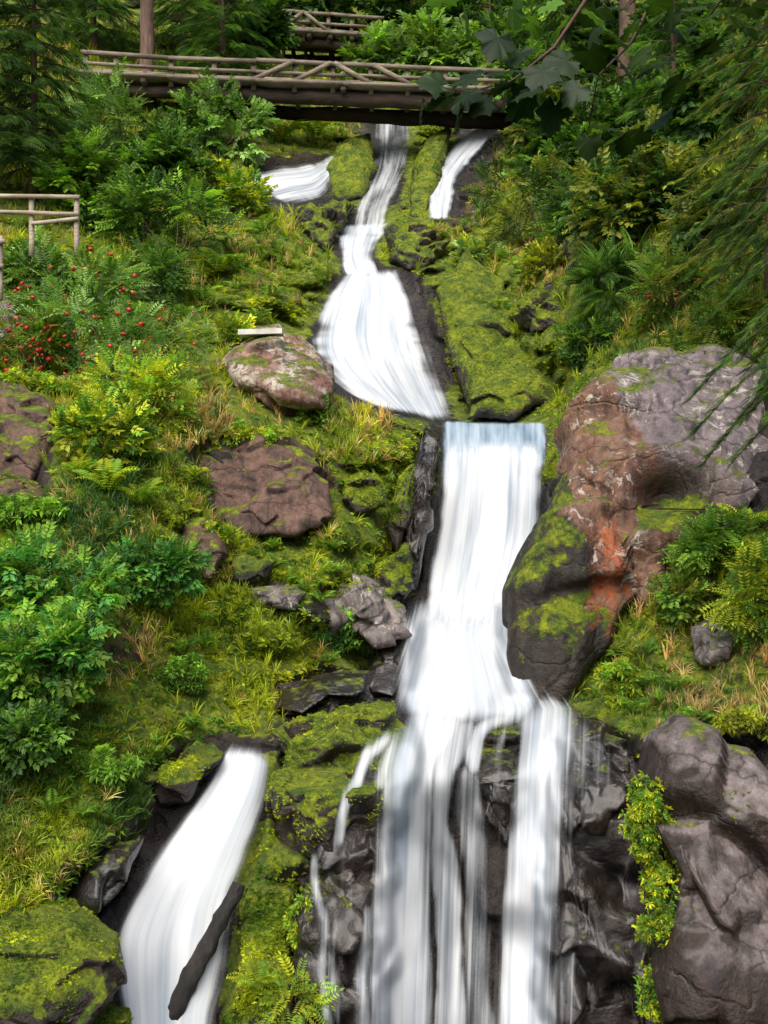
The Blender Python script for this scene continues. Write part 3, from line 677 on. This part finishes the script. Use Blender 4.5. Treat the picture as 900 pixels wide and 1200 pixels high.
S(215,790,35,20,'low green plants midway on the left moss slope',TR,G2,G3,.13,360,off=.2)
S(120,900,45,22,'leafy plants low on the left moss slope',TR,G2,G3,.13,420,off=.2)
S(880,850,50,12,'dry weeds along the rim of the dark slab',TR,OL,YG,.10,420,off=.5)

def fern(px, py, size, label, n=11, off=.25, ca=G3, cb=YG, group=None):
    D = float(samp(SD, px, py))-off; b = P(px, py, D); r = root('fern', b, label, 'fern', group)
    a = np.linspace(0, 2*math.pi, n, endpoint=False)+rng.random(n)*.4
    dr = np.stack([np.cos(a), np.sin(a)*.7-.3, .35+.35*rng.random(n)], 1)
    V, F, C = inst(TF_, np.repeat(b[None], n, 0), dr, np.array([0, -.2, 1.])+rnd(n)*.1, size*(.75+.5*rng.random(n)), colmix(ca, cb, n), .15)
    child('frond', V, F, LEAF, r, col=C, smooth=False)
for i, (px, py, s_, lab) in enumerate([(125,575,.7,'big fern in the hollow right of the lower left edge rock'),(165,590,.6,'fern just left of the reddish rock face'),(95,560,.5,'small fern beside left brown rock'),
 (255,320,1.0,'fern on grassy slope left of the fan fall'),(330,165,1.3,'pale fern below the long bridge'),(370,160,1.2,'fern left of the bright mossy knoll'),(820,660,.6,'fern under the green bush at right'),(870,625,.7,'fern close to the huge boulder foot'),
 (60,600,.4,'little fern above the lush bush at left'),(230,560,.4,'fern at left end of the reddish rock face'),(420,735,.35,'tiny fern under the smooth grey rock'),(200,700,.5,'fern on the ledge right of the lush left bushes'),(880,660,.6,'fern at the right edge over the tall weeds'),(300,1160,.4,'fern at the bottom beside the mossy cascade')]): fern(px, py, s_, lab)
for (x0, x1, y0, y1, n, lo, gr) in [(200,330,270,380,14,.6,'ferns scattered on the upper left slope'),(180,420,640,780,20,.28,'ferns scattered on the mossy ledges left of centre'),(560,720,280,400,14,.5,'ferns scattered on the upper right slope'),(60,240,820,1000,18,.24,'ferns scattered on the lower left moss slope'),(700,880,740,850,8,.3,'ferns scattered on the bank above the dark slab')]:
    for i in range(n):
        px, py = rng.uniform(x0, x1), rng.uniform(y0, y1)
        if samp(WM, px, py) < .1: fern(px, py, lo*rng.uniform(.7, 1.3), 'small green fern, one of the '+gr, 8, .15, G2, G3, gr)

# ---------------------------------------------------------------- conifers and trunks
def conifer(px, pyb, D, H, R, label, ca=G1, cb=G2, dens=1., size=.6, prof=1., tr=.16, droop=.35, bare=.05, name='spruce_tree'):
    b = P(px, pyb, D); r = root(name, b, label, 'tree')
    tp = wob(b-np.array([0, 0, .3]), b+np.array([0, 0, H]), 12, .1, px); child('trunk', *tube(tp, np.linspace(tr, .02, 12), 10), BARK, r)
    L, Dd, br = [], [], []
    nb = int(H*9*dens)
    for i in range(nb):
        t = bare+(1-bare)*(i+rng.random())/nb; z = t*H; a = i*2.399+rng.normal()*.2; l = R*((1-t)**prof)*(.65+.5*rng.random())+.15
        o = np.array([math.cos(a), math.sin(a), 0]); m = max(3, int(l/size*6))
        s = np.linspace(0, 1, 6); pts = b+np.array([0, 0, z])+o*l*s[:, None]+np.array([0, 0, 1])*((.15*s-droop*s*s)*l)[:, None]
        br.append(tube(pts, np.linspace(.025, .006, 6), 4, cap=False))
        for j in range(m):
            q = .15+.85*(j+rng.random())/m; p = np.array([np.interp(q, s, pts[:, k]) for k in range(3)])
            sd = np.array([-o[1], o[0], 0])*(1 if j % 2 else -1)
            L.append(p); Dd.append(o*(.5+q)+sd*(1.1-q*.6)+np.array([0, 0, -.25-.5*droop])+rng.normal(size=3)*.2)
    L = np.array(L); Dd = np.array(Dd); n = len(L)
    V, F, C = inst(TN, L, Dd, np.array([0, 0, 1.])+rnd(n)*.35, size*(.6+.7*rng.random(n)), colmix(ca, cb, n))
    child('crown', V, F, LEAF, r, col=C, smooth=False); child('branch', *join(br), BARK, r)
DS = (.08, .17, .035)
conifer(40,215,33,7.5,2.2,'dense dark spruce in the top left corner',G1,DS,1.4,.55,.7)
conifer(-30,200,32,9,2.4,'dark spruce cut by the left edge of the photo',G1,DS,1.,.65,.7)
conifer(262,95,47,7,2.2,'dark spruce behind the left half of the long bridge',G1,G2,1.2,.7,.6)
conifer(215,60,52,7,2.0,'spruce just right of the bare brown trunk',G1,G2,1.2,.7,.6)
conifer(110,60,50,8,2.4,'spruce between corner spruce and the bare brown trunk',G1,G2,1.2,.7,.6)
conifer(1040,740,13.5,14,2.2,'near spruce with hanging branches along right edge',G1,G2,2.4,.17,.2,.18,.7,.22)
conifer(905,330,22,9.5,1.8,'olive green spruce in the upper right',OL,G1,1.3,.34,.4,.16,.5)
conifer(790,240,31,8,1.7,'slender dark spruce at upper right behind the olive one',G1,G2,1.2,.5,.55,.16,.4)
conifer(660,120,42,8,1.9,'dark spruce right of the long bridge',G1,G2,1.2,.65,.6)
for i, (px, pyb, D, H, tr, lab) in enumerate([(172,95,45,9,.30,'bare reddish brown trunk rising behind left part of the bridge'),(735,90,40,6,.34,'thick brown trunk at upper right among dark leaves'),(478,20,58,7,.3,'dark thin trunk right of the upper bridge'),(300,40,58,7,.3,'slim dark trunk left of the upper bridge'),(570,60,54,9,.26,'slim trunk above the right end of the long bridge')]):
    b = P(px, pyb, D); r = root('tree', b, lab, 'tree')
    child('trunk', *tube(wob(b-np.array([0, 0, .5]), b+np.array([0, 0, H]), 14, .15, i), np.linspace(tr, tr*.7, 14), 14, .03, i), BARK, r)
    n = 260; q = nrm(rnd(n))*np.array([2.6, 2, 1.6])*rng.random((n, 1))**.4+b+np.array([0, 0, H+.6])
    V, F, C = inst(TB, q, rnd(n)+np.array([0, 0, .1]), np.array([0, -.2, 1.])+rnd(n)*.4, .9, colmix(G1, G2, n)); child('crown', V, F, LEAF, r, col=C, smooth=False)
def twig(pts, D, label, leaves, col, sz=.17):
    p = np.array([P(x, y, D+.1*i) for i, (x, y) in enumerate(pts)]); r = root('maple_branch', p[0], label, 'branch')
    child('twig', *tube(p, np.linspace(.010, .003, len(p)), 6), BARK, r)
    L = np.array([P(x, y, D+.3*rng.random()-.1) for x, y in leaves]); n = len(L)
    dr = np.stack([rng.normal(size=n)*.7-.3, rng.normal(size=n)*.5, -.35+.35*rng.normal(size=n)], 1)
    V, F, C = inst(TM, L, dr, np.array([0, -.3, 1.])+rnd(n)*.3, sz*(.75+.5*rng.random(n)), np.array(col), .2); child('leaves', V, F, LEAF, r, col=C, smooth=True)
twig([(760,-120),(700,-20),(650,55),(600,95),(540,110)],4.2,'dark maple twig reaching over the bridge end',[(495,118),(520,100),(540,125),(560,88),(575,118),(600,84),(620,110),(640,80),(655,98),(610,60),(585,40),(530,112),(590,105),(550,108),(632,100),(604,118),(670,70),(680,100),(650,120)],(.014,.036,.008))
twig([(800,-100),(770,-10),(740,50),(700,90),(690,150)],4.6,'maple twig in top right with leaves in front of the trunk',[(700,30),(720,45),(745,25),(690,55),(730,90),(760,60),(715,150),(740,158),(770,140),(690,160),(790,30),(800,90),(725,70),(755,152),(780,70),(810,50)],(.025,.055,.01))
twig([(620,-120),(590,-40),(560,5)],4.4,'short maple twig hanging from the top edge',[(520,5),(545,12),(570,20),(600,8),(640,12),(660,25),(685,10),(620,22)],(.07,.16,.02))
twig([(900,-100),(860,-20),(830,20)],4.4,'maple twig at the top right corner',[(760,5),(790,12),(820,8),(850,16),(880,5),(840,45),(700,8),(870,30),(730,10),(815,30)],(.025,.055,.01))

# ---------------------------------------------------------------- ground cover
def cover(n, zone, tm, size, colf, name, label, cat, mat=GRASS, spread=.35, up=(0, -.45, .9), extra=None):
    px = rng.uniform(-40, 940, n); py = rng.uniform(30, 1230, n); w = zone(px, py)
    L = P(px, py, samp(TD, px, py)); w = w*np.clip(.9+2.6*fbm(L*.55, 3, 31), .25, 1)
    k = rng.random(n) < w; px, py = px[k], py[k]; L = L[k]+np.array([0, -.02, -.02])
    D = L[:, 1]; col = colf(px, py, L); sc = size*(D/20)**.6*(.5+1.0*rng.random(len(px)))
    if extra is not None: L = np.concatenate([L, extra[0]]); col = np.concatenate([col, extra[1]]); sc = np.concatenate([sc, extra[2]])
    m = len(L); dr = np.array(up)+rnd(m)*spread
    V, F, C = inst(tm, L, dr, rnd(m)*.6+np.array([0, 0, 1.]), sc, col, .22)
    tag(mk(name, V, F, mat, col=C, smooth=False), label, cat, kind='stuff')
def gcol(px, py, L):
    a = fbm(L*.6, 4, 77)[:, None]*2.6+.5; b = samp(DRY, px, py)[:, None]; m = samp(MO, px, py)[:, None]
    a = np.clip(a, 0, 1)
    c = np.array(G1)*1.2*(1-a)+np.array(YG)*a
    c = c*(1-m*.6)+np.array((.36, .45, .02))*m*.6
    dr = (rng.random((len(px), 1)) < (.12+.8*b)); c = np.where(dr, np.array(DR)*(.6+.6*rng.random((len(px), 1))), c)
    return c
gz = lambda x, y: np.clip(1-1.2*samp(RK, x, y)-1.5*samp(WM, x, y), 0, 1)*(1-.85*samp(MO, x, y))
cover(40000, gz, TG, .30, gcol, 'grass', 'yellow green grass tufts growing over the slopes', 'grass')
lz = lambda x, y: np.clip(1-1.1*samp(RK, x, y)-1.5*samp(WM, x, y), 0, 1)*.9*(1-.6*samp(MO, x, y))*(1-.6*samp(DRY, x, y))
def lcol(px, py, L):
    a = np.clip(fbm(L*.6, 3, 177)[:, None]*2.4+.45, 0, 1); return np.array(G2)*(1-a)+np.array(YG)*a*.8
cover(36000, lz, TR, .15, lcol, 'ground_plants', 'small leafy weeds covering the slopes between the grass', 'weeds', LEAF)
ex = [[], [], []]
for (C0, Sn, mt, big) in rock_surf:
    den = {M_MOSSY: 1.0, M_WETM: .62, M_LICH: .25, M_BROWN: .25, M_GREY: .15, M_BIG: .22, M_SLAB: .10, M_WET: .0}[mt]
    nz = fbm(C0*1.1, 3, 5)+.5*fbm(C0*4, 2, 15); k = (Sn[:, 1] < .3) & (nz+Sn[:, 2]*.5 > .75-1.1*den) & (rng.random(len(C0)) < (.35 if big else .6))
    p = C0[k]; ex[0].append(p); m = len(p); a = np.clip(fbm(p*2.5, 3, 41)[:, None]*2+.5, 0, 1); ex[1].append(np.array((.08, .15, .01))*(1-a)+np.array((.38, .47, .02))*a); ex[2].append(.04*(.6+.8*rng.random(m)))
ex = [np.concatenate(e) for e in ex]
def mcolf(px, py, L):
    a = np.clip(fbm(L*1.2, 4, 99)[:, None]*2.6+.6, 0, 1); return np.array((.08, .17, .012))*(1-a)+np.array((.43, .52, .02))*a
mz = lambda x, y: np.clip(samp(MO, x, y)*1.2-1.5*samp(WM, x, y)-1.5*samp(WL, x, y), 0, 1)
cover(130000, mz, TR, .065, mcolf, 'moss', 'bright green moss cushions on the wet rocks', 'moss', GRASS, extra=ex)

# ---------------------------------------------------------------- bridges, fence, log, board
def beam(a, b, w, h):
    a = np.array(a, float); b = np.array(b, float); t = nrm(b-a); s = nrm(np.cross(t, [0, 0, 1.])) if abs(t[2]) < .95 else np.array([0, 1., 0]); n = np.cross(s, t)
    V = []
    for p in (a, b):
        for x, y in ((-1, -1), (1, -1), (1, 1), (-1, 1)): V.append(p+s*x*w/2+n*y*h/2)
    F = [(0, 1, 2), (0, 2, 3), (4, 6, 5), (4, 7, 6)]
    for i in range(4):
        j = (i+1) % 4; F += [(i, i+4, j+4), (i, j+4, j)]
    return np.array(V), np.array(F)
def bridge(D, xs, ytop, ybot, posts, braces, label, deckw=2.2, rg=.3, th=1.):
    f = lambda x, tab: np.interp(x, [t[0] for t in tab], [t[1] for t in tab])
    b = P(xs[0], f(xs[0], ybot), D); r = root('footbridge', b, label, 'bridge')
    pts = np.linspace(xs[0], xs[1], 7)
    for side in (0, 1):
        z = lambda x, y: P(x, y, D)+np.array([0, side*deckw, 0])
        for q, (hh, nm) in enumerate(((0, 'handrail'), (.5, 'middle_rail'))):
            L = [beam(z(pts[i], f(pts[i], ytop)*(1-hh)+f(pts[i], ybot)*hh+rng.normal()*.4), z(pts[i+1], f(pts[i+1], ytop)*(1-hh)+f(pts[i+1], ybot)*hh+rng.normal()*.4), .13*th, (.15 if q == 0 else .11)*th) for i in range(6)]
            child(nm, *join(L), W_RAIL, r)
        for x in posts: child('post', *beam(z(x+rng.normal()*.5, f(x, ytop)-1)+np.array([0, .14, 0]), z(x, f(x, ybot)+9)+np.array([0, .14, 0]), .18*th, .18*th), W_RAIL, r)
        if side == 0:
            for (xa, ta, xb, tb) in braces:
                ya = f(xa, ytop)*(1-ta)+f(xa, ybot)*ta; yb = f(xb, ytop)*(1-tb)+f(xb, ybot)*tb
                child('brace', *beam(z(xa, ya)+np.array([0, -.12, 0]), z(xb, yb)+np.array([0, -.12, 0]), .1*th, .16*th), W_RAIL, r)
        a = z(xs[0], f(xs[0], ybot))-np.array([0, -.35, .12+rg]); c = z(xs[1], f(xs[1], ybot))-np.array([0, -.35, .12+rg])
        child('log_girder', *tube(wob(a, c, 40, .14, side), rg*np.linspace(.6, 1.15, 40), 18, .06, side), W_DARK, r)
    L = []
    for i in range(6):
        p = P(pts[i], f(pts[i], ybot), D)+np.array([0, deckw/2, 0]); q_ = P(pts[i+1], f(pts[i+1], ybot), D)+np.array([0, deckw/2, 0]); L.append(beam(p, q_, deckw+.5, .13))
    child('deck', *join(L), W_RAIL, r)
    for k in (.12, .3, .5, .7, .9):
        x = xs[0]+(xs[1]-xs[0])*k; p = P(x, f(x, ybot), D)-np.array([0, .2, .20])
        child('cross_log', *tube([p, p+np.array([0, deckw+.6, 0])], .11, 10), W_DARK, r)
bridge(43, (95, 710), [(95,61),(200,68),(345,73),(545,82),(710,88)], [(95,86),(200,92),(345,98),(545,105),(710,110)], [100,135,200,250,297,345,390,435,478,522,570,620,670],
 [(345,.95,388,.0),(435,.95,392,.0),(297,.95,345,.0),(483,.95,437,.0)], 'long wooden log footbridge crossing above the top falls', 1.8, .32)
bridge(52, (325, 450), [(325,12),(450,22)], [(325,36),(450,44)], [328,355,385,412,438], [(328,.95,355,.05),(385,.95,357,.05)], 'short upper wooden footbridge near the top edge', 1.8, .24, .9)
def fence(D, posts, rails, label):
    b = P(posts[0][0], posts[0][2], D); r = root('wooden_fence', b, label, 'fence')
    for x, y0, y1 in posts: child('post', *tube(wob(P(x, y0, D), P(x, y1, D), 5, .01, x), .065, 8), W_PALE, r)
    for (xa, ya, xb, yb) in rails: child('rail', *tube(wob(P(xa, ya, D-.09), P(xb, yb, D-.09), 6, .03, ya), .05, 8), W_PALE, r)
fence(25.5, [(-30,228,300),(37,229,300),(90,229,300)], [(-50,228,93,231),(-50,247,92,251),(37,262,92,256)], 'pale wooden railing at left edge above berry bushes')
fence(22, [(0,277,352)], [(-40,285,6,283),(-40,310,4,312)], 'grey wooden post and rails cut by the left edge')
Dl = float(samp(SD, 235, 1110))
o_pts = wob(P(280, 1036, Dl-.35), P(196, 1200, Dl-.95), 24, .10, 3); cen = o_pts.mean(0)
V, F = tube(o_pts, np.linspace(.09, .14, 24)*(1+.06*np.sin(np.arange(24)*1.3)), 20, .035, 4); o = mk('fallen_log', V-cen, F, W_WETLOG); o.location = cen
tag(o, 'black wet log leaning in the slanting lower left fall', 'log')
c = P(306, 391, float(samp(BD, 320, 430))-.75); V, F = beam((-.5, 0, -.0), (.5, 0, .03), .5, .12); o = mk('board', V, F, BOARD, smooth=False); o.location = c
tag(o, 'flat white board lying on top of the lichen boulder', 'board')

# ---------------------------------------------------------------- camera, light
cam = bpy.data.cameras.new('camera'); co = bpy.data.objects.new('camera', cam); COL.objects.link(co)
co.rotation_euler = (math.radians(90), 0, 0); cam.sensor_fit = 'HORIZONTAL'; cam.sensor_width = 36; cam.lens = 18/.345; cam.clip_end = 500
bpy.context.scene.camera = co
w = bpy.data.worlds.new('World'); bpy.context.scene.world = w; w.use_nodes = True; nt = w.node_tree
sky = nt.nodes.new('ShaderNodeTexSky'); sky.sky_type = 'NISHITA'; sky.sun_disc = False; el, az = math.radians(52), math.radians(195)
sky.sun_elevation = el; sky.sun_rotation = az; sky.air_density = 1.; sky.dust_density = 4
nt.links.new(sky.outputs[0], nt.nodes['Background'].inputs[0]); nt.nodes['Background'].inputs[1].default_value = .15
sl = bpy.data.lights.new('sun', 'SUN'); sl.energy = 3.9; sl.angle = math.radians(55); sl.color = (1, .96, .88)
so = bpy.data.objects.new('sun', sl); COL.objects.link(so)
sd = Vector((math.sin(az)*math.cos(el), math.cos(az)*math.cos(el), math.sin(el))); so.rotation_euler = sd.to_track_quat('Z', 'Y').to_euler()
sc = bpy.context.scene; sc.view_settings.view_transform = 'Standard'; sc.view_settings.look = 'None'; sc.view_settings.exposure = 0
